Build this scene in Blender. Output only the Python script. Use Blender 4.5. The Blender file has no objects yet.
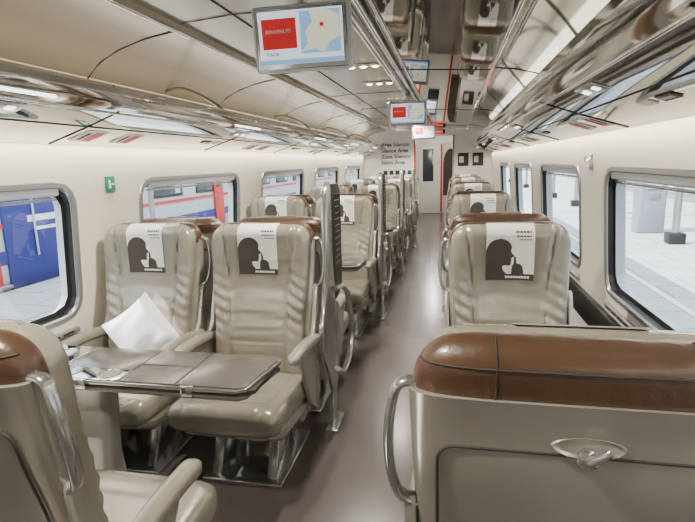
import bpy, bmesh, math, random
from mathutils import Vector, Matrix
random.seed(3)
C = bpy.context.scene.collection
CX = -0.53          # carriage centre line
Y0, Y1 = -2.0, 11.0
PER = 2.05

# ---------------------------------------------------------------- materials
def mat(name, col, rough=0.5, metal=0.0, bump=0.0, bscale=40, var=0.0, vscale=3, coat=0.0, emit=None, estr=0):
    m = bpy.data.materials.new(name); m.use_nodes = True
    nt = m.node_tree; b = nt.nodes["Principled BSDF"]
    b.inputs["Base Color"].default_value = (*col, 1)
    b.inputs["Roughness"].default_value = rough
    b.inputs["Metallic"].default_value = metal
    b.inputs["Coat Weight"].default_value = coat
    b.inputs["Coat Roughness"].default_value = 0.15
    tc = nt.nodes.new("ShaderNodeTexCoord")
    if bump > 0:
        n = nt.nodes.new("ShaderNodeTexNoise"); n.inputs["Scale"].default_value = bscale
        n.inputs["Detail"].default_value = 4
        bp = nt.nodes.new("ShaderNodeBump"); bp.inputs["Strength"].default_value = bump
        bp.inputs["Distance"].default_value = 0.01
        nt.links.new(tc.outputs["Object"], n.inputs["Vector"])
        nt.links.new(n.outputs["Fac"], bp.inputs["Height"]); nt.links.new(bp.outputs["Normal"], b.inputs["Normal"])
    if var > 0:
        n2 = nt.nodes.new("ShaderNodeTexNoise"); n2.inputs["Scale"].default_value = vscale
        r = nt.nodes.new("ShaderNodeValToRGB")
        r.color_ramp.elements[0].color = (*[c*(1-var) for c in col], 1); r.color_ramp.elements[0].position = .3
        r.color_ramp.elements[1].color = (*[min(1, c*(1+var)) for c in col], 1); r.color_ramp.elements[1].position = .7
        nt.links.new(tc.outputs["Object"], n2.inputs["Vector"])
        nt.links.new(n2.outputs["Fac"], r.inputs["Fac"]); nt.links.new(r.outputs["Color"], b.inputs["Base Color"])
    if emit:
        b.inputs["Emission Color"].default_value = (*emit, 1); b.inputs["Emission Strength"].default_value = estr
    return m

M = dict(
 leather=mat("taupe_leather",(.262,.232,.178),.25,0,.55,11,.16,4,coat=.6),
 brown=mat("brown_leather",(.068,.036,.019),.34,0,.3,30,.14,6,coat=.15),
 seam=mat("seam_dark",(.030,.024,.018),.7),
 shell=mat("champagne_shell",(.39,.37,.31),.25,.5,0,1,.03,2),
 silver=mat("satin_silver",(.50,.50,.49),.20,.9),
 chrome=mat("chrome",(.87,.87,.87),.06,1),
 rack=mat("rack_polished",(.76,.75,.71),.035,.97,.03,2.5),
 ceil=mat("ceiling_beige",(.225,.185,.125),.26,.25,0,1,.10,1),
 ceil2=mat("ceiling_light",(.30,.29,.24),.26,.25,0,1,.05,1),
 ceilm=mat("ceiling_metal",(.47,.45,.39),.06,.94,.03,2),
 mirror=mat("ceiling_dark_gloss",(.25,.24,.205),.03,.96,.04,1.6),
 wall=mat("wall_cream",(.81,.75,.625),.36,0,0,1,.02,2),
 wallo=mat("wall_olive",(.36,.30,.20),.45,0,0,1,.03,2),
 dark=mat("dark_plinth",(.008,.007,.006),.5),
 black=mat("rubber_black",(.006,.006,.006),.5),
 grey=mat("frame_grey",(.34,.34,.34),.28,.6),
 lgrey=mat("light_grey",(.50,.52,.54),.5),
 floor=mat("floor_lino",(.088,.070,.065),.24,0,.04,90,.18,1.2,coat=.15),
 table=mat("table_brown",(.098,.083,.072),.26,0,0,1,.08,8,coat=.35),
 cloth=mat("cover_white",(.80,.785,.74),.85,0,.05,150),
 patch_pillow=mat("sun_patch_white",(.95,.95,.94),.8,0,.4,9),
 taupe=mat("cover_print",(.055,.043,.036),.8),
 text=mat("text_dark",(.04,.035,.03),.7),
 white=mat("white_panel",(.85,.84,.81),.4),
 red=mat("red_paint",(.62,.02,.02),.5),
 green=mat("green_sign",(.0,.22,.10),.5),
 blue=mat("blue_paint",(.012,.022,.20),.5),
 tglass=mat("tinted_glass",(.025,.035,.045),.25,0),
 plat=mat("platform_paving",(.50,.52,.54),.85,0,.1,30,.14,2),
 tactile=mat("tactile_paving",(.30,.31,.32),.9,0,.2,60,.1,8),
 concrete=mat("concrete",(.50,.49,.47),.9,0,.1,10,.1,1),
 facade=mat("facade",(.22,.24,.27),.6,0,0,1,.2,1),
 led=mat("led_warm",(1,.85,.6),.5,0,emit=(1,.68,.36),estr=16),
 ledw=mat("led_white",(1,1,1),.5,0,emit=(.95,.97,1),estr=3.5),
 scr=mat("screen_base",(.75,.82,.88),.3,0,emit=(.75,.85,.95),estr=.8),
 scr_red=mat("screen_red",(.5,.01,.01),.3,0,emit=(.80,.02,.03),estr=.35),
 scr_blue=mat("screen_blue",(.25,.5,.8),.3,0,emit=(.25,.5,.85),estr=.6),
 scr_map=mat("screen_map",(.75,.72,.55),.3,0,emit=(.85,.8,.6),estr=.6),
 exit_red=mat("exit_led",(.8,.02,.02),.4,0,emit=(1,.06,.03),estr=1.5),
 skin=mat("skin",(.62,.38,.27),.5), hair=mat("hair",(.05,.03,.02),.6),
 shirt=mat("shirt_red",(.6,.03,.03),.8), trousers=mat("trousers",(.03,.04,.07),.8),
 shirt2=mat("shirt_grey",(.55,.56,.58),.8),
)
def slabs(m):
    nt = m.node_tree; b = nt.nodes["Principled BSDF"]
    tc = nt.nodes.new("ShaderNodeTexCoord"); br = nt.nodes.new("ShaderNodeTexBrick")
    br.inputs["Color1"].default_value = (.52,.54,.56,1); br.inputs["Color2"].default_value = (.44,.46,.48,1); br.inputs["Mortar"].default_value = (.25,.26,.27,1)
    br.inputs["Scale"].default_value = 1.0; br.inputs["Mortar Size"].default_value = .015; br.inputs["Brick Width"].default_value = .9; br.inputs["Row Height"].default_value = .6
    nt.links.new(tc.outputs["Object"], br.inputs["Vector"]); nt.links.new(br.outputs["Color"], b.inputs["Base Color"])
slabs(M['plat'])
def glass():
    m = bpy.data.materials.new("window_glass"); m.use_nodes = True; nt = m.node_tree
    for n in list(nt.nodes): nt.nodes.remove(n)
    o = nt.nodes.new("ShaderNodeOutputMaterial"); mx = nt.nodes.new("ShaderNodeMixShader")
    t = nt.nodes.new("ShaderNodeBsdfTransparent"); t.inputs[0].default_value = (.92,.97,.98,1)
    g = nt.nodes.new("ShaderNodeBsdfGlossy"); g.inputs["Roughness"].default_value = .02
    mx.inputs[0].default_value = .08
    nt.links.new(t.outputs[0], mx.inputs[1]); nt.links.new(g.outputs[0], mx.inputs[2])
    nt.links.new(mx.outputs[0], o.inputs[0]); return m
M['glass'] = glass()

# ---------------------------------------------------------------- helpers
def empty(name, loc=(0,0,0)):
    e = bpy.data.objects.new(name, None); e.location = loc; C.objects.link(e); return e
def mk(name, verts, faces, mats, parent=None, smooth=False, fm=None):
    me = bpy.data.meshes.new(name); me.from_pydata([tuple(v) for v in verts], [], faces)
    if not isinstance(mats, (list, tuple)): mats = [mats]
    for m in mats: me.materials.append(M[m])
    if fm:
        for p, i in zip(me.polygons, fm): p.material_index = i
    bm = bmesh.new(); bm.from_mesh(me); bmesh.ops.recalc_face_normals(bm, faces=bm.faces); bm.to_mesh(me); bm.free()
    if smooth:
        for p in me.polygons: p.use_smooth = True
    o = bpy.data.objects.new(name, me); C.objects.link(o)
    if parent: o.parent = parent
    return o
def sharp(o, ang=35):
    me = o.data; bm = bmesh.new(); bm.from_mesh(me)
    for e in bm.edges:
        if len(e.link_faces) == 2 and e.calc_face_angle(0) > math.radians(ang): e.smooth = False
    for f in bm.faces: f.smooth = True
    bm.to_mesh(me); bm.free(); return o
def box(name, size, loc, m, bevel=0.0, parent=None, rot=(0,0,0), seg=3):
    me = bpy.data.meshes.new(name); bm = bmesh.new(); bmesh.ops.create_cube(bm, size=1)
    bmesh.ops.scale(bm, vec=size, verts=bm.verts)
    if bevel > 0: bmesh.ops.bevel(bm, geom=bm.edges[:], offset=bevel, segments=seg, profile=.5, affect='EDGES')
    bm.to_mesh(me); bm.free(); me.materials.append(M[m])
    o = bpy.data.objects.new(name, me); C.objects.link(o); o.location = loc; o.rotation_euler = rot
    if bevel > 0: sharp(o, 50)
    if parent: o.parent = parent
    return o
def loft(name, rings, m, parent=None, cap=True, smooth=True, ang=50):
    n = len(rings[0]); v = [p for r in rings for p in r]; f = []
    for i in range(len(rings)-1):
        for j in range(n):
            f.append((i*n+j, i*n+(j+1)%n, (i+1)*n+(j+1)%n, (i+1)*n+j))
    if cap: f.append(tuple(range(n))); f.append(tuple(range((len(rings)-1)*n, len(rings)*n)))
    o = mk(name, v, f, m, parent, smooth)
    if smooth: sharp(o, ang)
    return o
def tube(name, pts, r, m, parent=None, n=10, flat=1.0):
    pts = [Vector(p) for p in pts]; rings = []; prev = None
    for i, p in enumerate(pts):
        t = (pts[min(i+1, len(pts)-1)]-pts[max(i-1, 0)]).normalized()
        if prev is None:
            a = Vector((1,0,0)) if abs(t.x) < .9 else Vector((0,1,0)); nrm = (a-t*a.dot(t)).normalized()
        else: nrm = (prev-t*prev.dot(t)).normalized()
        prev = nrm; b = t.cross(nrm)
        rings.append([p+nrm*math.cos(k/n*2*math.pi)*r*flat+b*math.sin(k/n*2*math.pi)*r for k in range(n)])
    return loft(name, rings, m, parent, ang=70)
def smooth_path(pts, sub=6):
    pts = [Vector(p) for p in pts]; out = []
    for i in range(len(pts)-1):
        p0 = pts[max(i-1,0)]; p1 = pts[i]; p2 = pts[i+1]; p3 = pts[min(i+2,len(pts)-1)]
        for k in range(sub):
            t = k/sub
            out.append(.5*((2*p1)+(-p0+p2)*t+(2*p0-5*p1+4*p2-p3)*t*t+(-p0+3*p1-3*p2+p3)*t**3))
    out.append(pts[-1]); return out
def prism(name, poly, x0, x1, m, parent=None, axis='x', bevel=0.004):
    n = len(poly)
    def P(a, b, t): return {'x': (t,a,b), 'y': (a,t,b), 'z': (a,b,t)}[axis]
    v = [P(a,b,x0) for a,b in poly]+[P(a,b,x1) for a,b in poly]
    f = [(i,(i+1)%n,n+(i+1)%n,n+i) for i in range(n)]+[tuple(range(n)), tuple(range(n,2*n))]
    o = mk(name, v, f, m, parent)
    if bevel > 0:
        me = o.data; bm = bmesh.new(); bm.from_mesh(me)
        ed = [e for e in bm.edges if len(e.link_faces)==2 and e.calc_face_angle(0) > math.radians(60)]
        bmesh.ops.bevel(bm, geom=ed, offset=bevel, segments=2, profile=.5, affect='EDGES', clamp_overlap=True)
        bm.to_mesh(me); bm.free()
    return sharp(o, 40)
def strip(name, prof, y0, y1, mats, parent=None, fm=None, closed=False, smooth=True, ang=25):
    n = len(prof); v = [(x,y0,z) for x,z in prof]+[(x,y1,z) for x,z in prof]
    f = [(i,(i+1)%n,n+(i+1)%n,n+i) for i in range(n if closed else n-1)]
    if closed: f += [tuple(range(n)), tuple(range(n,2*n))]
    o = mk(name, v, f, mats, parent, smooth, fm)
    return sharp(o, ang) if smooth else o
def text(name, s, size, loc, rot, m, parent=None, align='LEFT', bold=0):
    cu = bpy.data.curves.new(name, 'FONT'); cu.body = s; cu.size = size; cu.align_x = align; cu.extrude = .0005; cu.offset = bold
    cu.materials.append(M[m]); o = bpy.data.objects.new(name, cu); C.objects.link(o)
    o.location = loc; o.rotation_euler = rot
    if parent: o.parent = parent
    return o
def sg(v, e): return math.copysign(abs(v)**e, v)

# ---------------------------------------------------------------- seat (local: faces -Y, floor z=0)
def interp(tab, z):
    if z <= tab[0][0]: return tab[0][1]
    for (a,va),(b,vb) in zip(tab, tab[1:]):
        if z <= b:
            t = (z-a)/(b-a); t = t*t*(3-2*t)*.5+t*.5; return va+(vb-va)*t
    return tab[-1][1]
CYT = [(.36,.0),(.55,-.005),(.75,.03),(1.0,.085),(1.2,.11)]
ZT = 1.185
def hwf(z, base=.262, zt=ZT, r=.085):
    h = interp([(.38,base-.03),(.68,base-.028),(.95,base-.004),(1.1,base)], z)
    if z > zt-r: h = h-r+math.sqrt(max(0, r*r-(z-(zt-r))**2))
    return h
def hdf(z, hd=.055, zt=ZT, r=.05):
    if z > zt-r: return hd*math.sqrt(max(.004, 1-((z-(zt-r))/r)**2))
    return hd
def concf(z): return interp([(.4,.055),(.65,.025),(.85,.058),(1.02,.024),(1.175,.0)], z)
def front_y(x, z):
    hw = hwf(z); q = min(1, abs(x)/hw); c = q**(1/.35); s = math.sqrt(max(0,1-c*c))
    return interp(CYT, z)-hdf(z)*s**.6+concf(z)*(1-q*q)
def pip(x, y, poly):
    r = False; j = len(poly)-1
    for i in range(len(poly)):
        xi, yi = poly[i]; xj, yj = poly[j]
        if (yi > y) != (yj > y) and x < (xj-xi)*(y-yi)/(yj-yi)+xi: r = not r
        j = i
    return r
# woman's profile facing right + raised finger ("shush")
SIL = [(0,0),(.50,0),(.47,.08),(.40,.17),(.38,.26),(.44,.285),(.52,.27),(.575,.285),(.585,.33),(.575,.355),(.60,.375),(.585,.395),(.61,.425),(.59,.455),(.60,.475),(.665,.515),(.655,.54),(.60,.60),(.585,.67),(.60,.72),(.59,.80),(.54,.88),(.45,.94),(.33,.965),(.20,.94),(.10,.87),(.03,.77),(0,.66)]
HAND = [(.60,0),(.90,0),(.88,.12),(.86,.26),(.80,.325),(.715,.335),(.70,.50),(.685,.515),(.655,.505),(.65,.33),(.61,.27),(.60,.14)]

def build_seat():
    root = empty("train_seat"); P = []
    rings = []; zs = [.36+(ZT-.06-.36)*i/90 for i in range(91)]+[ZT-.06+.06*math.sin(i/10*math.pi/2) for i in range(1,11)]
    N = 96
    for z in zs:
        hw, hd, cy, cc = hwf(z), hdf(z), interp(CYT,z), concf(z); r = []
        for k in range(N):
            t = 2*math.pi*(k+.5)/N; c, s = math.cos(t), math.sin(t)
            x = hw*sg(c,.35); y = hd*sg(s,.6); q = abs(x)/hw
            if s < 0:
                y += cc*(1-q*q)
                xs = .155 if z < .85 else .155+(z-.85)*.12
                y += .014*math.exp(-((abs(x)-xs)/.007)**2)
                if abs(x) < xs:
                    fade = 1-(x/xs)**4
                    y += .010*fade*math.exp(-((z-.60-.5*x*x)/.007)**2)
                    y += .0032*fade*math.exp(-((z-.74)/.11)**2)*math.sin(z*85+3*math.sin(x*14)+x*10)
                    y += .0018*fade*math.sin(z*150+22*x+2*math.sin(x*31))*math.exp(-((z-.68)/.12)**2)
                else:
                    y += .0038*math.exp(-((z-.78)/.14)**2)*math.sin(z*110+x*60)
            r.append(Vector((x, y+cy, z)))
        rings.append(r)
    P.append(loft("backrest", rings, 'leather', root, ang=80))
    zt = 1.189; zb = 1.085
    rings = []
    for i in range(22):
        z = zb+(zt-.05-zb)*i/11 if i < 12 else zt-.05+.05*math.sin((i-11)/10*math.pi/2)
        hw = hwf(z,.270,zt,.085); hd = hdf(z,.056,zt,.05); cy = interp(CYT,z)+.055
        if i == 0: hd *= .9; hw *= .99
        rings.append([Vector((hw*sg(math.cos(t),.4), cy+hd*sg(math.sin(t),.7), z)) for t in [2*math.pi*(k+.5)/56 for k in range(56)]])
    P.append(loft("head_roll", rings, 'brown', root, ang=80))
    for xs in (-.14,.14):
        pts = []
        for i in range(22):
            z = zb+(zt-.05-zb)*i/11 if i < 12 else zt-.05+.05*math.sin((i-11)/10*math.pi/2)
            pts.append((xs, interp(CYT,z)+.055+hdf(z,.056,zt,.05)*.995, z+.0005))
        P.append(tube("head_seam", pts, .0018, 'seam', root, 6))
    pts = []
    for i in range(31):
        t = math.radians(8+164*i/30); z = 1.15; hw = hwf(z,.270,zt,.085); hd = hdf(z,.056,zt,.05)
        pts.append((hw*sg(math.cos(t),.4), interp(CYT,z)+.055+hd*sg(math.sin(t),.7)+.0005, z))
    P.append(tube("head_seam_top", pts, .002, 'seam', root, 6))
    rings = []
    for i in range(24):
        z = .20+.90*i/23
        hw = interp([(.20,.235),(.45,.262),(.8,.266),(1.10,.276)], z)
        hd = .040+.012*math.exp(-((z-1.10)/.05)**2); cy = interp(CYT,z)+.066+(.02 if z<.5 else 0)
        rings.append([Vector((hw*sg(math.cos(t),.35), cy+hd*sg(math.sin(t),.6), z)) for t in [2*math.pi*(k+.5)/56 for k in range(56)]])
    P.append(loft("back_shell", rings, 'shell', root, ang=60))
    yb = lambda z: interp(CYT,z)+.066+.040+.012*math.exp(-((z-1.10)/.05)**2)+(.02 if z<.5 else 0)
    def rr(hx, z0, z1, r, n=6):
        out = []; cs = []
        for (sx, zc, a0) in ((1,z1-r,0),(-1,z1-r,90),(-1,z0+r,180),(1,z0+r,270)):
            for k in range(n+1):
                a = math.radians(a0+90*k/n); cs.append((sx*(hx-r)+r*math.cos(a), zc+r*math.sin(a)))
        cs.append(cs[0])
        for (a,b),(c,d) in zip(cs, cs[1:]):
            q = max(1, int(math.hypot(c-a,d-b)/.04))
            for k in range(q): out.append((a+(c-a)*k/q, b+(d-b)*k/q))
        out.append(cs[-1]); return out
    o = rr(.228,.36,1.008,.03)
    P.append(tube("panel_groove", [(x, yb(z)-.0005, z) for x,z in o], .003, 'seam', root, 6))
    hs = 1.026
    el = [Vector((.056*math.cos(a), yb(hs)-.001, hs+.020*math.sin(a))) for a in [2*math.pi*k/32 for k in range(32)]]
    el2 = [Vector((v.x*.92, v.y+.006, hs+(v.z-hs)*.85)) for v in el]
    el3 = [Vector((v.x*.80, yb(hs)+.002, hs+(v.z-hs)*.65)) for v in el]
    P.append(loft("hook_recess", [el, el2, el3], 'shell', root, ang=30))
    hb = 1.010
    P.append(loft("hook_boss", [[Vector((rr_*math.cos(a), yb(hb)+dy, hb+rr_*math.sin(a))) for a in [2*math.pi*k/24 for k in range(24)]] for dy,rr_ in ((0,.017),(.012,.017),(.016,.012))], 'silver', root))
    P.append(tube("coat_hook", smooth_path([(.0,yb(hb)+.014,hb),(-.008,yb(hb)+.022,hb+.008),(-.02,yb(hb)+.026,hb+.019),(-.026,yb(hb)+.026,hb+.024)],4), .007, 'silver', root, 10))
    rings = []
    for i in range(40):
        if i < 10: a = i/9*math.pi/2; y = -.50+.07*(1-math.cos(a)) ; hz = .075*(.25+.75*math.sin(a)); hx=.225+.035*math.sin(a)
        else: y = -.43+.45*(i-9)/30; hz = .075; hx = .260
        t = (y+.5)/.52; zc = .405-.025*t
        r = []
        for k in range(72):
            q = 2*math.pi*(k+.5)/72; x = hx*sg(math.cos(q),.4); z = hz*sg(math.sin(q),.55)
            if z > 0:
                z -= .018*(1-(x/hx)**2)*math.sin(min(1,t*1.6)*math.pi/2); z -= .011*math.exp(-((abs(x)-.17)/.007)**2)
                z -= .007*math.exp(-((t-.22)/.018)**2)*(abs(x)<.17)
            r.append(Vector((x, y, zc+z)))
        rings.append(r)
    P.append(loft("seat_cushion", rings, 'leather', root, ang=80))
    rings = []
    for y, hx, z0, z1 in ((-.44,.20,.31,.35),(-.36,.24,.26,.35),(-.1,.25,.235,.35),(.08,.25,.22,.35)):
        rings.append([Vector((hx*sg(math.cos(q),.4), y, (z0+z1)/2+(z1-z0)/2*sg(math.sin(q),.5))) for q in [2*math.pi*(k+.5)/32 for k in range(32)]])
    P.append(loft("seat_pan", rings, 'shell', root))
    for s in (-1,1):
        poly = smooth_path([Vector((a,b,0)) for a,b in [(-.06,.30),(-.13,.42),(-.18,.54),(-.20,.60),(-.05,.61),(.03,.66),(.07,.76),(.11,.86),(.14,.86),(.13,.75),(.10,.55),(.09,.30),(.02,.25),(-.06,.30)]],4)[:-1]
        P.append(prism("cheek", [(p.x,p.y) for p in poly], s*.266, s*.288, 'shell', root, bevel=.004))
        rings = []
        for i in range(22):
            t = i/21; y = -.33+.38*t
            e_ = math.sqrt(max(0.03, 1-(1-min(1,t/.12))**2))
            w = .030*e_; zc = .628-.020*t+.012*math.sin(t*math.pi); h = .026*e_
            rings.append([Vector((s*.279+w*sg(math.cos(q),.7), y, zc+h*sg(math.sin(q),.7))) for q in [2*math.pi*(k+.5)/20 for k in range(20)]])
        P.append(loft("armrest", rings, 'leather', root, ang=80))
    for s in (-1,1):
        x = s*.14
        P.append(prism("leg", [(-.30,.0),(-.14,.0),(.0,.26),(-.18,.30)], x-.025, x+.025, 'silver', root, bevel=.006))
        P.append(prism("leg_rear", [(.02,.0),(.10,.0),(.04,.26),(-.06,.26)], x-.02, x+.02, 'silver', root, bevel=.006))
    P.append(box("foot_plate", (.40,.50,.02), (0,-.08,.012), 'silver', .006, root))
    P.append(box("cross_beam", (.50,.10,.06), (0,-.06,.25), 'silver', .012, root))
    U, V = 88, 104; hx = .104; z0 = .935
    vs = []; fs = []; fm = []
    for j in range(V+1):
        v = j/V
        z = z0+(ZT+.006-z0)*v
        for i in range(U+1):
            x = -hx+2*hx*i/U
            zz = min(z, ZT-.0005); y = front_y(x, zz)-.005
            if v > .985: y = interp(CYT,ZT)+.0
            vs.append((x, y, z))
    for j in range(V):
        for i in range(U):
            fs.append((j*(U+1)+i, j*(U+1)+i+1, (j+1)*(U+1)+i+1, (j+1)*(U+1)+i))
            u, v = (i+.5)/U*1.12, (j+.5)/V*1.42
            k = 0
            if pip(u, v-.10, SIL) or pip(u, v-.10, HAND): k = 1
            if v < .17: k = 1
            if u > .46 and u < 1.02 and .055 < v < .115 and (i % 5) != 0: k = 0
            for (a,b,c,d) in ((.66,1.05,1.20,1.255),(.70,1.05,1.10,1.15),(.76,1.05,1.02,1.05)):
                if a < u < b and c < v < d and (i % 6) != 0: k = 2
            fm.append(k)
    P.append(mk("head_cover", vs, fs, ['cloth','taupe','text'], root, True, fm))
    H = {}
    for s in (-1,1):
        pts = smooth_path([(s*.262,interp(CYT,1.08)+.07,1.105),(s*.296,interp(CYT,1.07)+.075,1.095),(s*.311,interp(CYT,1.0)+.08,1.02),(s*.311,interp(CYT,.93)+.08,.94),(s*.296,interp(CYT,.88)+.075,.875),(s*.258,interp(CYT,.85)+.07,.85)],6)
        H[s] = tube("grab_handle", pts, .009, 'silver', root, 12, 1.7)
    return root, P, H
sroot, SP, SH = build_seat()
def seat(x, y, away, aisle, zs=1.0):
    ls = -aisle if away else aisle
    rt = empty("train_seat")
    rt.location = (x, y, 0); rt.rotation_euler = (0,0,math.pi if away else 0); rt.scale = (1,1,zs)
    for p in SP+[SH[ls]]:
        o = bpy.data.objects.new(p.name.split('.')[0], p.data); C.objects.link(o); o.parent = rt
        o.location = p.location; o.rotation_euler = p.rotation_euler
    return rt
XL1, XL2, XR = -1.585, -.955, .262
YUS_L, YAW_L, YUS_R, YAW_R = 2.29, .80, 2.27, .93
for n in range(5):
    for x in (XL1, XL2):
        if YUS_L+PER*n < 10.9: seat(x, YUS_L+PER*n, False, 1)
        seat(x-(.04 if n==0 and x==XL2 else 0), YAW_L+PER*n+(.07 if n==0 else 0), True, 1, 1.015 if n==0 else 1)
    if YUS_R+PER*n < 10.8: seat(XR, YUS_R+PER*n, False, -1)
    seat(XR-(.052 if n==0 else 0), YAW_R+PER*n+(.02 if n==0 else 0), True, -1, 1.015 if n==0 else 1)
for p in SP+list(SH.values()): bpy.data.objects.remove(p)
bpy.data.objects.remove(sroot)

# white pillow shape added in place of the sun patch on window seat (corner up)
pl = empty("sun_patch_pillow", (-1.53, 2.150, .672)); pl.rotation_euler = (math.radians(-9), math.radians(54), math.radians(2))
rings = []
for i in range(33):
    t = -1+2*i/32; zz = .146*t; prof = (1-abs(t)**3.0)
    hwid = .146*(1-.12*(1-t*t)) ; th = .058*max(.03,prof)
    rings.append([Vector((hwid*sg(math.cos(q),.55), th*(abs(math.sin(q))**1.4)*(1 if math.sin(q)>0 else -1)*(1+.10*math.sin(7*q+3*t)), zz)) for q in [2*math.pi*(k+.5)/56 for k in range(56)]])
loft("patch_cushion", rings, 'patch_pillow', pl, ang=120)

# ---------------------------------------------------------------- bay table
def bay_table(y):
    e = empty("folding_table", (0,y,0))
    D = .15
    box("tray_core", (.80,.16,.022), (-1.50,0,.725), 'silver', .006, e)
    prism("leaf_lower", [(-1.45,-D),(-.70,-D),(-.675,-D+.02),(-.64,D-.035),(-.66,D),(-1.45,D)], .698, .712, 'table', e, axis='z', bevel=.003)
    prism("leaf_mid", [(-1.44,-D+.004),(-.70,-D+.004),(-.65,-D+.04),(-.65,D-.04),(-.67,D-.006),(-1.44,D-.006)], .712, .727, 'seam', e, axis='z', bevel=.001)
    prism("leaf_edge", [(-1.45,-D-.004),(-.70,-D-.004),(-.671,-D+.018),(-.635,D-.033),(-.656,D+.003),(-1.45,D+.003)], .727, .740, 'silver', e, axis='z', bevel=.002)
    prism("leaf_upper", [(-1.15,-D+.004),(-.70,-D+.004),(-.678,-D+.02),(-.645,D-.037),(-.664,D-.004),(-1.15,D-.004)], .740, .746, 'table', e, axis='z', bevel=.002)
    prism("leaf_inner", [(-1.45,-.052),(-1.155,-.052),(-1.155,D-.004),(-1.45,D-.004)], .740, .745, 'table', e, axis='z', bevel=.002)
    box("tray_plate", (.30,.094,.010), (-1.305,-.101,.741), 'chrome', .003, e)
    box("tray_plate_side", (.42,.30,.016), (-1.67,0,.736), 'chrome', .004, e)
    for cx,cyy in ((-1.54,-.07),(-1.54,.07),(-1.22,-.10),(-1.38,-.10),(-1.78,.07),(-1.78,-.07)):
        rings = [[Vector((cx+r*math.cos(a), cyy+r*math.sin(a), z)) for a in [2*math.pi*k/28 for k in range(28)]] for r,z in ((.040,.743),(.040,.749),(.035,.749),(.033,.7465),(.001,.746))]
        loft("cup_holder", rings, 'silver', e, ang=30)
    box("leaf_gap", (.006,.290,.0015), (-.93,0,.7465), 'seam', 0, e)
    box("leaf_gap", (.24,.004,.0015), (-1.035,0,.7465), 'seam', 0, e)
    for hx in (-1.30,-.88):
        box("hinge", (.045,.012,.038), (hx,-D-.008,.728), 'chrome', .003, e)
    rings = []
    for z,hx,hy,dx in ((0,.075,.10,0),(.02,.075,.10,0),(.35,.065,.055,0),(.60,.085,.055,0),(.698,.13,.07,0)):
        rings.append([Vector((-1.38+dx+hx*sg(math.cos(q),.5), hy*sg(math.sin(q),.5), z)) for q in [2*math.pi*(k+.5)/32 for k in range(32)]])
    loft("pedestal", rings, 'shell', e)
for n in range(5): bay_table(1.605+PER*n)

# ---------------------------------------------------------------- aisle-side dividers
def divider(y):
    e = empty("seat_side_divider", (0,y,0))
    x0 = -.652
    poly = smooth_path([Vector((a,b,0)) for a,b in [(-.02,.22),(-.09,.36),(-.18,.50),(-.22,.64),(-.16,.76),(-.12,.95),(-.09,1.20),(-.06,1.34),(.0,1.385),(.045,1.35),(.05,1.15),(.05,.90),(.09,.66),(.10,.40),(.05,.22),(-.02,.22)]],5)[:-1]
    prism("silver_post", [(p.x,p.y) for p in poly], x0, x0+.024, 'silver', e, bevel=.005)
    prism("info_panel", [(.045,.72),(.27,.76),(.29,1.20),(.28,1.34),(.23,1.37),(.05,1.37)], x0+.002, x0+.020, 'seam', e, bevel=.004)
    prism("info_board", [(.075,.80),(.255,.82),(.265,1.31),(.08,1.31)], x0+.0205, x0+.024, 'taupe', e, bevel=0)
    for i in range(11):
        box("text_line", (.001,.12-.02*(i%3),.006), (x0+.0248,.17,1.28-.035*i), 'grey', 0, e)
    tube("rail_loop", smooth_path([(x0+.03,.05,.80),(x0+.045,.18,.78),(x0+.05,.30,.66),(x0+.05,.37,.46),(x0+.045,.30,.32),(x0+.035,.16,.27),(x0+.03,.05,.33)],8), .014, 'silver', e, 12, 1.4)
    prism("loop_panel", [(.06,.40),(.20,.36),(.27,.46),(.24,.62),(.16,.70),(.06,.72)], x0+.004, x0+.016, 'shell', e, bevel=.004)
    prism("stem", [(-.06,.015),(.08,.015),(.045,.26),(-.01,.26)], x0+.004, x0+.020, 'silver', e, bevel=.004)
    box("foot", (.07,.22,.02), (x0+.01,.03,.011), 'silver', .005, e)
for n in range(4): divider(2.56+PER*n)

# ---------------------------------------------------------------- floor / walls / windows
def off(z): return 1.40 if z <= .6 else 1.40-.07*(z-.6)/1.02
mk("floor", [(CX-1.42,Y0,0),(CX+1.42,Y0,0),(CX+1.42,14.6,0),(CX-1.42,14.6,0),(CX-1.42,Y0,-.12),(CX+1.42,Y0,-.12),(CX+1.42,14.6,-.12),(CX-1.42,14.6,-.12)],
   [(0,1,2,3),(4,5,6,7),(0,1,5,4),(1,2,6,5),(2,3,7,6),(3,0,4,7)], 'floor')
WZ0, WZ1 = .75, 1.40
def rrect(angles, hy, hz, r):
    out = []
    for a in angles:
        d = (math.cos(a), math.sin(a)); lo, hi = 0, 5
        for _ in range(40):
            m_ = (lo+hi)/2; qx = abs(d[0]*m_)-(hy-r); qz = abs(d[1]*m_)-(hz-r)
            sd = math.hypot(max(qx,0),max(qz,0))+min(max(qx,qz),0)-r
            if sd > 0: hi = m_
            else: lo = m_
        out.append((d[0]*lo, d[1]*lo))
    return out
widx = [1]
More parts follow.
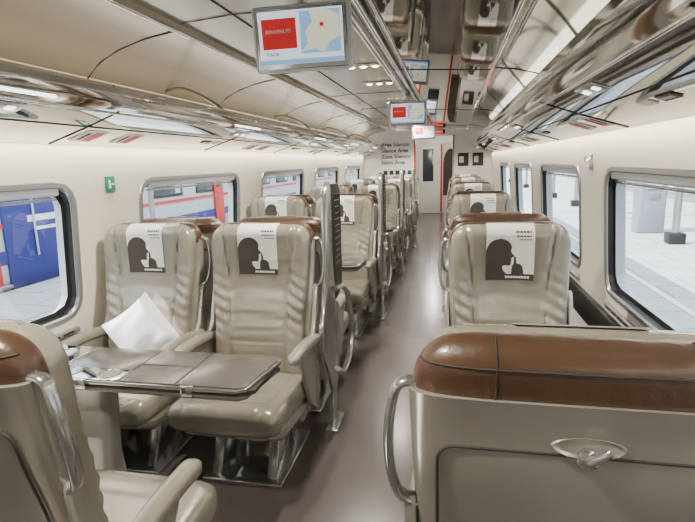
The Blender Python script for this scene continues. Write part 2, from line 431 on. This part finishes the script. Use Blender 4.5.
def wall(side, centers, name):
    sx = -1 if side == 'left' else 1
    Z0, Z1 = .60, 1.62
    vs = []; fs = []; fm = []
    def P(y, z, o=0): return (CX+sx*(off(z)+o), y, z)
    def quad(ya, yb, za, zb, m=0):
        i = len(vs); vs.extend([P(ya,za),P(yb,za),P(yb,zb),P(ya,zb)]); fs.append((i,i+1,i+2,i+3)); fm.append(m)
    quad(Y0, Y1, .12, .60, 0); quad(Y0, Y1, 0, .12, 1)
    ylast = Y0
    hw = 1.025; wzc = (WZ0+WZ1)/2; wh = (WZ1-WZ0)/2
    for yc in centers:
        if yc-hw > ylast+.001: quad(ylast, yc-hw, Z0, Z1)
        ylast = yc+hw
        top, bot = Z1-wzc, wzc-Z0
        ang = sorted(set([2*math.pi*k/96 for k in range(96)]+[math.atan2(a,b) % (2*math.pi) for a,b in ((top,hw),(top,-hw),(-bot,hw),(-bot,-hw))]))
        inner = rrect(ang, .725, wh, .10)
        outer = []
        for a in ang:
            c, s = math.cos(a), math.sin(a); t = 9
            if abs(c) > 1e-6: t = min(t, hw/abs(c))
            if s > 1e-6: t = min(t, top/s)
            if s < -1e-6: t = min(t, bot/-s)
            outer.append((c*t, s*t))
        n = len(ang); b = len(vs)
        vs.extend([P(yc+y, wzc+z) for y,z in outer]); vs.extend([P(yc+y, wzc+z) for y,z in inner])
        vs.extend([P(yc+y*.985, wzc+z*.97, .09) for y,z in inner])
        for k in range(n):
            k2 = (k+1)%n
            fs.append((b+k,b+k2,b+n+k2,b+n+k)); fm.append(0)
            fs.append((b+n+k,b+n+k2,b+2*n+k2,b+2*n+k)); fm.append(2)
        e = empty("window_%d" % widx[0]); widx[0] += 1
        A = [2*math.pi*k/96 for k in range(96)]
        R = [rrect(A,.758,wh+.028,.12), rrect(A,.755,wh+.025,.118), rrect(A,.730,wh+.003,.10), rrect(A,.722,wh-.003,.095)]
        D = [.0,-.008,-.009,.0]
        fv = [P(yc+y, wzc+z, d-.001) for r,d in zip(R,D) for y,z in r]; ff = []
        for q in range(3):
            for k in range(96): ff.append((q*96+k, q*96+(k+1)%96, (q+1)*96+(k+1)%96, (q+1)*96+k))
        sharp(mk("frame", fv, ff, 'grey', e, True), 30)
        R2 = [rrect(A,.722,wh-.003,.095), rrect(A,.718,wh-.007,.092), rrect(A,.695,wh-.03,.08)]
        gv = [P(yc+y, wzc+z, d) for r,d in zip(R2,(.004,.03,.035)) for y,z in r]
        mk("gasket", gv, [(q*96+k,q*96+(k+1)%96,q*96+96+(k+1)%96,q*96+96+k) for q in range(2) for k in range(96)], 'black', e)
        g = rrect(A,.715,wh-.01,.09)
        mk("glass", [P(yc+y, wzc+z, .045) for y,z in g], [tuple(range(96))], 'glass', e)
        box("blind_cassette", (.03,1.30,.04), P(yc, WZ1-.02, .012), 'lgrey', .01, e)
        box("blind_bar", (.012,1.30,.014), P(yc, WZ1-.055, .02), 'silver', .004, e)
        box("sill_vent", (.03,1.40,.03), P(yc, WZ0-.085, -.01), 'grey', .008, e)
        for k in range(14):
            box("vent_slot", (.004,.07,.008), P(yc-.62+.095*k, WZ0-.083, -.0265), 'black', 0, e)
    if ylast < Y1: quad(ylast, Y1, Z0, Z1)
    mk(name, vs, fs, ['wall','dark','lgrey'], None, False, fm)
    x = CX+sx*1.385
    box("trim_%d" % (1 if sx<0 else 2), (.04, Y1-Y0-.02, .17), (x, (Y0+Y1)/2, .53), 'dark', .012)
    box("baseboard_%s" % side, (.03, Y1-Y0-.02, .14), (CX+sx*1.387, (Y0+Y1)/2, .071), 'dark', .005)
wall('left', [1.475+PER*k for k in range(-1,5)], "wall_left")
wall('right', [2.225+PER*k for k in range(-1,4)], "wall_right")
mk("wall_back", [(CX-1.42,Y0,0),(CX+1.42,Y0,0),(CX+1.42,Y0,2.25),(CX-1.42,Y0,2.25)], [(0,1,2,3)], 'wall')

# ---------------------------------------------------------------- ceiling
cp = [(-1.335,1.615),(-1.375,1.75),(-1.365,1.86),(-1.32,1.95),(-1.24,2.02),(-1.12,2.075),(-.97,2.115),(-.80,2.14),(-.79,2.17),(-.50,2.19),(.08,2.19),(.09,2.150),(.80,2.105),(.81,2.12),(.97,2.10),(1.12,2.06),(1.24,2.01),(1.32,1.95),(1.365,1.86),(1.375,1.75),(1.335,1.615)]
cm = [0]*8+[1]*3+[2,2]+[3]*7
strip("ceiling", [(CX+x,z) for x,z in cp], Y0, 14.6, ['ceil','ceil2','mirror','ceilm'], fm=cm, ang=20)
mk("roof", [(CX-1.5,Y0-.1,2.3),(CX+1.5,Y0-.1,2.3),(CX+1.5,14.7,2.3),(CX-1.5,14.7,2.3)], [(0,1,2,3)], 'lgrey')
e = empty("ceiling_joints")
for k in range(9):
    y = -.6+1.5*k
    pts = smooth_path([(CX+x*(.999), y, z-.003) for x,z in cp[1:8]],3)
    tube("joint", pts, .004, 'seam', e, 6)
    tube("joint_mid", [(CX-.77,y,2.168),(CX-.5,y,2.187),(CX+.08,y,2.187)], .0025, 'seam', e, 6)
    if k % 2: tube("joint_gloss", [(CX+.09,y,2.148),(CX+.80,y,2.103)], .003, 'black', e, 6)
    if k % 2: tube("joint_right", smooth_path([(CX+x*(.999), y, z-.003) for x,z in cp[13:20]],3), .003, 'seam', e, 6)
tube("joint_long", [(CX-.50,Y0+.02,2.187),(CX-.50,10.98,2.187)], .004, 'seam', e, 6)
for i,(o_, z, r) in enumerate(((.07,2.13,.020),(.14,2.125,.014),(.80,2.10,.012),(-.80,2.135,.010),(.19,2.135,.008))):
    tube("trim_%d" % (3+i), [(CX+o_,Y0+.02,z),(CX+o_,10.98,z)], r, 'chrome', None, 12)

# ---------------------------------------------------------------- luggage racks
def rack(side):
    sx = -1 if side == 'left' else 1
    e = empty("luggage_rack")
    pr = [(1.325,1.605),(1.10,1.675),(.93,1.735),(.885,1.765),(.87,1.79),(.872,1.82),(.89,1.835),(.915,1.82),(.93,1.80),(1.10,1.74),(1.355,1.70)]
    strip("shelf", [(CX+sx*x,z) for x,z in pr], Y0+.01, 10.99, ['rack','chrome'], e, [0,0,1,1,1,1,1,1,0,0,0], closed=True, ang=30)
    def U(o_):
        for (a,za),(b,zb) in zip(pr[:3],pr[1:3]):
            if b <= o_ <= a: return za+(zb-za)*(a-o_)/(a-b)
        return 1.735
    tube("seam", [(CX+sx*1.10,Y0+.02,U(1.1)-.001),(CX+sx*1.10,10.97,U(1.1)-.001)], .003, 'seam', e, 6)
    tube("rib", [(CX+sx*.95,Y0+.02,U(.95)-.002),(CX+sx*.95,10.97,U(.95)-.002)], .006, 'chrome', e, 8)
    for k in range(8):
        y = -1.0+PER*.75*k+(0 if sx<0 else .5)
        tube("cross_seam", [(CX+sx*1.32,y,1.604),(CX+sx*1.10,y,1.673),(CX+sx*.93,y,1.733)], .0025, 'seam', e, 6)
    for k in range(6):
        y = -1.0+PER*k+(0 if sx<0 else .45)
        rot = (0, sx*math.radians(18.5), 0)
        box("lamp_plate", (.07,.22,.006), (CX+sx*1.00,y+.45,U(1.0)-.004), 'silver', .002, e, rot)
        for q in (-.06,.06):
            box("reading_led", (.025,.035,.006), (CX+sx*1.00,y+.45+q,U(1.0)-.008), 'ledw', .002, e, rot)
        box("number_label", (.04,.12,.003), (CX+sx*1.17,y+.25,U(1.17)-.003), 'black', 0, e, rot)
        box("number_text", (.014,.08,.003), (CX+sx*1.17,y+.25,U(1.17)-.0045), 'lgrey', 0, e, rot)
        box("number_label", (.04,.10,.003), (CX+sx*1.17,y+.42,U(1.17)-.003), 'white', 0, e, rot)
        for yy in (1.15, 1.45):
            box("red_label", (.13,.15,.003), (CX+sx*1.20,y+yy,U(1.20)-.003), 'white', 0, e, rot)
            box("red_mark", (.10,.055,.003), (CX+sx*1.20,y+yy+.03,U(1.20)-.0045), 'red', 0, e, rot)
            box("label_text", (.08,.02,.003), (CX+sx*1.20,y+yy-.035,U(1.20)-.0045), 'taupe', 0, e, rot)
        if sx < 0: box("edge_led", (.010,.45,.006), (CX+sx*.905,y+.4,1.748), 'ledw', 0, e, (0,sx*math.radians(35),0))
    for k in range(6):
        y = -1.0+PER*k
        tube("bracket", smooth_path([(CX+sx*.90,y,1.825),(CX+sx*1.0,y,1.90),(CX+sx*1.18,y,1.98),(CX+sx*1.30,y,1.965)],5), .010, 'ceil', e, 8)
rack('left'); rack('right')

# ---------------------------------------------------------------- ceiling monitors
def monitor(y, dx=0):
    e = empty("ceiling_monitor", (CX-.03+dx, y, 1.945)); e.rotation_euler = (math.radians(8),0,0)
    box("housing", (.38,.045,.235), (0,.02,0), 'lgrey', .012, e)
    box("bezel", (.355,.006,.215), (0,-.004,0), 'silver', .003, e)
    box("screen", (.325,.004,.185), (0,-.007,.004), 'scr', 0, e)
    box("red_tile", (.135,.003,.105), (-.082,-.0098,.018), 'scr_red', 0, e)
    text("red_text", "BENVENUTI", .019, (-.136,-.012,.02), (math.radians(90),0,0), 'white', e)
    text("foot_text", "ITALIA", .018, (-.14,-.012,-.058), (math.radians(90),0,0), 'text', e)
    box("footer", (.325,.003,.016), (0,-.0098,-.080), 'scr_blue', 0, e)
    poly = [(.0,-.05),(.03,-.02),(.02,.02),(.05,.05),(.04,.09),(.10,.09),(.15,.07),(.155,-.0),(.11,-.02),(.09,-.055),(.05,-.04)]
    prism("map_sea", [(.0,-.055),(.155,-.055),(.155,.09),(.0,.09)], -.0098, -.0086, 'scr_blue', e, axis='y', bevel=0)
    prism("map_land", poly, -.0112, -.0098, 'scr_map', e, axis='y', bevel=0)
    box("map_marker", (.014,.002,.014), (.085,-.0125,.04), 'scr_red', .004, e)
    tube("hanger", [(0,.04,.09),(0,.075,.24)], .02, 'silver', e, 12)
monitor(1.93); monitor(5.2,.12); monitor(8.6,.1)
for y,dx in ((.4,0), (2.45,-.15), (3.85,0), (4.7,0), (6.2,0), (7.4,0), (9.4,0)):
    e = empty("ceiling_downlight", (CX-.12+dx, y, 2.186))
    box("plate", (.30,.09,.008), (0,0,0), 'silver', .003, e)
    for k in (-1,0,1):
        rings = [[Vector((k*.09+r*math.cos(a), r*math.sin(a), z)) for a in [2*math.pi*q/24 for q in range(24)]] for r,z in ((.036,-.004),(.036,-.014),(.031,-.014),(.029,-.006))]
        loft("lamp_ring", rings, 'chrome', e, cap=False, ang=30)
        rings = [[Vector((k*.09+r*math.cos(a), r*math.sin(a), z)) for a in [2*math.pi*q/24 for q in range(24)]] for r,z in ((.028,-.005),(.026,-.014),(.014,-.021))]
        loft("lamp_lens", rings, 'led', e)

# ---------------------------------------------------------------- end partition & vestibule
pe = empty("partition_wall", (0,Y1,0))
def pw(name, x0, x1, z0, z1, m='white', y=0, t=.05): return box(name, (x1-x0,t,z1-z0), ((x0+x1)/2,y+t/2,(z0+z1)/2), m, .003, pe)
pw("panel_left", CX-1.40, -.77, 0, 2.12); pw("panel_right", .02, CX+1.40, 0, 2.10); pw("header", -.77, .02, 2.0, 2.16)
pw("door_jamb_red", -.80, -.76, .1, 1.95, 'red', -.012, .06)
pw("door_jamb", .01, .05, .0, 2.0, 'silver', -.012, .07)
pw("olive_band", CX-1.38, -.80, 0, .9, 'wallo', -.006, .01)
pw("exit_display", -.62, -.15, 2.03, 2.11, 'black', -.01, .02)
pw("exit_led", -.58, -.20, 2.045, 2.095, 'exit_red', -.016, .008)
for i,s in enumerate(["Area Silenzio","Silence Area","Zona Silenzio","Silent Area"]):
    text("sign_text", s, .115, (-1.50,-.004,1.80-.125*i), (math.radians(90),0,0), 'text', pe, bold=.002)
for i in range(5): pw("pictogram", -1.46+.13*i, -1.37+.13*i, 1.20, 1.29, 'text', -.004, .006)
for x in (.12,.42): 
    pw("notice", x, x+.22, 1.35, 1.62, 'taupe', -.006, .008); pw("notice_head", x+.03,x+.12,1.42,1.55,'cloth',-.010,.006)
mk("wall_end", [(CX-1.42,14.6,0),(CX+1.42,14.6,0),(CX+1.42,14.6,2.25),(CX-1.42,14.6,2.25)], [(0,1,2,3)], 'white')
mk("wall_vestibule_left", [(CX-.65,Y1+.06,0),(CX-.65,14.6,0),(CX-.65,14.6,2.2),(CX-.65,Y1+.06,2.2)], [(0,1,2,3)], 'wall')
mk("wall_vestibule_right", [(CX+.85,Y1+.06,0),(CX+.85,14.6,0),(CX+.85,14.6,2.2),(CX+.85,Y1+.06,2.2)], [(0,1,2,3)], 'wall')
d = empty("door_1", (0,14.56,0))
box("leaf", (.62,.04,1.95), (-.62,0,.98), 'white', .01, d); box("pane", (.30,.01,.9), (-.66,-.026,1.35), 'tglass', .004, d)
box("notice", (.22,.01,.26), (-.42,-.028,1.5), 'cloth', .002, d)
box("red_strip", (.05,.012,1.9), (-.29,-.02,.98), 'red', .003, d)
ps = empty("silhouette_poster", (.0,14.57,0))
box("board", (.60,.02,1.5), (.03,0,1.2), 'cloth', .004, ps)
prism("head_print", [(-.24+.6*u, .5+1.35*v) for u,v in SIL], -.014, -.011, 'taupe', ps, axis='y', bevel=0)
sgn = empty("exit_sign", (CX-off(1.42)+.006, 2.50, 1.40))
box("plate", (.006,.075,.085), (0,0,0), 'green', .001, sgn)
box("runner", (.003,.016,.045), (.004,-.01,0), 'white', 0, sgn); box("arrow", (.003,.024,.010), (.004,.018,.0), 'white', 0, sgn)
s2 = empty("coat_hook_plate", (CX+off(1.40)-.008, 3.25, 1.45))
box("plate", (.006,.06,.10), (0,0,0), 'silver', .002, s2); tube("hook", smooth_path([(-.004,0,.02),(-.03,0,.0),(-.035,0,.03)],4), .005, 'chrome', s2, 8)

# ---------------------------------------------------------------- outside
def plane(name, x0,x1,y0,y1,z,m): return mk(name, [(x0,y0,z),(x1,y0,z),(x1,y1,z),(x0,y1,z)], [(0,1,2,3)], m)
plane("platform_left", -6.4,-2.15,-20,60,-.25,'plat')
plane("platform_right", 1.15,8.4,-20,60,-.25,'plat')
plane("track_bed_ground", -60,60,-60,120,-1.3,'concrete')
def safety(name,x,m='white',w=.10): box(name, (w,70,.01), (x,20,-.243), m)
safety("safety_line",2.0,'tactile',.35); safety("safety_line",2.6,'white',.08); safety("safety_line",-2.8,'tactile',.3)
tr = empty("neighbouring_train", (-8.1,0,0))
box("body", (2.9,60,2.9), (0,15,1.05), 'lgrey', .25, tr)
box("skirt", (2.7,60,.7), (0,15,-.65), 'dark', .05, tr)
for k in range(24):
    y = -8.0+2.1*k
    if abs(y-6.4) < 1.4: continue
    box("window_rubber", (.03,1.42,.86), (1.455,y,1.22), 'black', .014, tr)
    box("window_pane", (.03,1.30,.74), (1.462,y,1.22), 'tglass', .012, tr)
    box("window_vent", (.012,1.30,.02), (1.482,y,1.44), 'grey', 0, tr)
    box("curtain", (.008,.22,.70), (1.479,y+.45,1.22), 'shirt2', 0, tr)
box("blue_cab", (.05,1.5,2.7), (1.465,7.05,1.05), 'blue', .012, tr)
box("cab_window", (.02,.55,.55), (1.495,7.35,1.35), 'tglass', .008, tr)
box("cab_handrail", (.03,.03,1.3), (1.52,6.85,.8), 'lgrey', .01, tr)
box("cab_text", (.01,.7,.10), (1.495,7.1,.75), 'white', 0, tr); box("cab_text2", (.01,.45,.05), (1.495,7.1,.58), 'white', 0, tr)
box("red_door", (.05,1.0,2.2), (1.47,5.65,.9), 'red', .012, tr); box("door_glass", (.02,.5,.85), (1.50,5.65,1.3), 'tglass', .01, tr)
box("door_step", (.18,1.1,.06), (1.52,5.65,-.22), 'grey', .01, tr)
box("red_stripe", (.03,60,.07), (1.46,15,.68), 'red', 0, tr)
box("blue_stripe", (.03,60,.20), (1.46,15,.20), 'blue', 0, tr)
box("gutter", (.05,60,.05), (1.44,15,1.95), 'grey', .01, tr)
for y in (13.55,22.0): 
    box("red_door", (.05,.55,2.1), (1.49,y,.9), 'red', .01, tr); box("door_glass", (.02,.3,.8), (1.52,y,1.3), 'tglass', .01, tr)
for k in range(6):
    p = empty("platform_post", (-5.2, 3+5*k, -.25))
    tube("pole", [(0,0,0),(0,0,3.4)], .045, 'grey', p); box("cap", (.16,.16,.05), (0,0,.03), 'dark', .01, p)
bd = empty("station_building", (9.0,22,-.249))
box("wall_block", (1,80,6), (1,0,3.1), 'facade', .05, bd)
box("plinth", (.1,80,.5), (.47,0,.25), 'tactile', .02, bd)
for k in range(26):
    box("glazing", (.05,2.0,2.1), (.49,-38+3*k,1.7), 'tglass', .02, bd); box("upper_glazing", (.05,2.2,1.2), (.49,-38+3*k,4.4), 'tglass', .02, bd)
    box("pilaster", (.12,.35,6), (.46,-36.5+3*k,3.1), 'white', .02, bd)
for k in range(10):
    p = empty("canopy_post", (4.3, 2.6+4.1*k, -.249))
    tube("shaft", [(0,0,0),(0,0,4.2)], .07, 'grey', p, 16); box("base", (.30,.30,.22), (0,0,.11), 'dark', .03, p); box("head", (1.6,.2,.2), (0,0,4.2), 'grey', .03, p)
kiosk = empty("ticket_kiosk", (4.35,12.4,-.249)); box("body", (.55,.45,1.55), (0,0,.775), 'facade', .04, kiosk); box("screen", (.32,.02,.42), (0,-.23,1.2), 'lgrey', .005, kiosk); box("keypad", (.2,.03,.12), (0,-.235,.85), 'grey', .005, kiosk); box("top", (.60,.50,.10), (0,0,1.60), 'red', .02, kiosk)
bn = empty("platform_bench", (5.4,9.0,-.249))
for k in range(4): box("slat", (.10,1.6,.03), (-.18+.12*k,0,.45), 'table', .006, bn)
for k in range(3): box("back_slat", (.03,1.6,.09), (.25,0,.58+.13*k), 'table', .006, bn)
for y in (-.65,.65): box("side_frame", (.44,.05,.44), (0,y,.22), 'dark', .01, bn); box("back_frame", (.03,.05,.50), (.27,y,.66), 'dark', .01, bn)

def person(x, y, z, shirt, yaw, s=1.0):
    e = empty("pedestrian", (x,y,z)); e.rotation_euler = (0,0,yaw); e.scale = (s,s,s)
    def skin(name, V, E, R, m, root=0):
        me = bpy.data.meshes.new(name); me.from_pydata(V, E, []); me.materials.append(M[m])
        o = bpy.data.objects.new(name, me); C.objects.link(o); o.parent = e
        md = o.modifiers.new("s",'SKIN'); 
        for i,r in enumerate(R): me.skin_vertices[0].data[i].radius = r if isinstance(r,tuple) else (r,r)
        me.skin_vertices[0].data[root].use_root = True
        md.use_smooth_shade = True
        o.modifiers.new("ss",'SUBSURF').levels = 1; return o
    skin("legs", [(0,0,.95),(.09,0,.88),(.11,-.03,.50),(.11,.02,.09),(.11,-.12,.04),(-.09,0,.88),(-.11,.05,.50),(-.11,.12,.09),(-.11,-.02,.04)],
         [(0,1),(1,2),(2,3),(3,4),(0,5),(5,6),(6,7),(7,8)], [(.15,.11),.10,.065,.045,.04,.10,.065,.045,.04], 'trousers')
    V=[(0,0,.98),(0,.0,1.20),(0,0,1.40),(0,0,1.47),(.18,0,1.39),(.24,.02,1.12),(-.18,0,1.39),(-.24,.02,1.12)]
    skin("torso", V, [(0,1),(1,2),(2,3),(2,4),(4,5),(2,6),(6,7)], [(.15,.10),(.15,.10),(.16,.10),.06,.065,.05,.065,.05], shirt)
    for q in (1,-1):
        V=[(q*.24,.02,1.12),(q*.25,-.06,.90),(q*.25,-.08,.83)]; E=[(0,1),(1,2)]; R=[.042,.03,.032]
        for j in range(4):
            a=len(V); V+= [(q*.25+(j-1.5)*.004,-.08+(j-1.5)*.022,.79),(q*.245,-.085+(j-1.5)*.022,.745+.005*abs(j-1))]; E+=[(2,a),(a,a+1)]; R+=[.009,.008]
        a=len(V); V+=[(q*.235,-.125,.81),(q*.23,-.135,.775)]; E+=[(2,a),(a,a+1)]; R+=[.010,.009]
        skin("arm_hand", V,E,R,'skin')
    skin("head", [(0,0,1.44),(0,-.005,1.54),(0,-.01,1.63),(0,-.005,1.70),(0,-.09,1.60)], [(0,1),(1,2),(2,3),(2,4)], [.05,.062,(.078,.092),.06,.012], 'skin', 1)
    skin("hair", [(0,.02,1.60),(0,.03,1.67),(0,.0,1.735)], [(0,1),(1,2)], [.075,(.085,.09),.055], 'hair')
person(6.6,14.2,-.25,'shirt',.6); person(4.7,16.3,-.25,'shirt2',2.6)

# ---------------------------------------------------------------- lights
def area(name, loc, sx, sy, power, col, rot=(0,0,0)):
    l = bpy.data.lights.new(name,'AREA'); l.shape='RECTANGLE'; l.size=sx; l.size_y=sy; l.energy=power; l.color=col
    o = bpy.data.objects.new(name,l); C.objects.link(o); o.location=loc; o.rotation_euler=rot; return o
warm=(1,.94,.845)
for sx in (-1,1):
    area("cove_lamp", (CX+sx*1.27,4.5,1.612), .03, 12.6, 50, warm, (0,-sx*math.radians(12),0))
    area("ceiling_fill", (CX+sx*1.15,4.5,1.79), .10, 12.6, 34 if sx<0 else 12, warm, (math.pi,0,0))  # unseen fill light added above each rack to brighten the ceiling panels
for y in (.4, 2.2, 3.85, 6.2, 8.4, 10.0):
    l = bpy.data.lights.new("downlight_lamp",'SPOT'); l.energy=145; l.spot_size=math.radians(138); l.spot_blend=.6; l.shadow_soft_size=.035; l.color=warm
    o = bpy.data.objects.new("downlight_lamp",l); C.objects.link(o); o.location=(CX-.12,y,2.15)
l = bpy.data.lights.new("vestibule_fill",'POINT'); l.energy=60; l.color=(1,.97,.93); l.shadow_soft_size=.1  # unseen point light added to brighten the far end
o = bpy.data.objects.new("vestibule_fill",l); C.objects.link(o); o.location=(CX+.1,12.6,2.0)
su = bpy.data.lights.new("sun",'SUN'); su.energy=15; su.angle=math.radians(.6); su.color=(1,.97,.92)
o = bpy.data.objects.new("sun",su); C.objects.link(o)
dv = Vector((1,.42,-1.25)).normalized(); o.rotation_euler = dv.to_track_quat('-Z','Y').to_euler()
w = bpy.data.worlds.new("World"); bpy.context.scene.world = w; w.use_nodes = True
bg = w.node_tree.nodes["Background"]; bg.inputs[0].default_value=(.76,.88,1,1); bg.inputs[1].default_value=4.2

# ---------------------------------------------------------------- camera
f = 500.0; vx, vy = 452-347.5, 261-160; rho = math.radians(1.6)
cam = bpy.data.cameras.new("camera"); cam.sensor_fit='HORIZONTAL'; cam.sensor_width=36; cam.lens=f/695*36; cam.clip_start=.02
co = bpy.data.objects.new("camera",cam); C.objects.link(co)
cy = Vector((vx/f,vy/f,-1)).normalized(); s,c = math.sin(rho), math.cos(rho)
cz = Vector((-s,c,(vy*c-vx*s)/f)).normalized(); cx_ = cy.cross(cz)
mw = Matrix((cx_,cy,cz)).to_4x4(); mw.translation = Vector((0,0,1.48)); co.matrix_world = mw
bpy.context.scene.camera = co
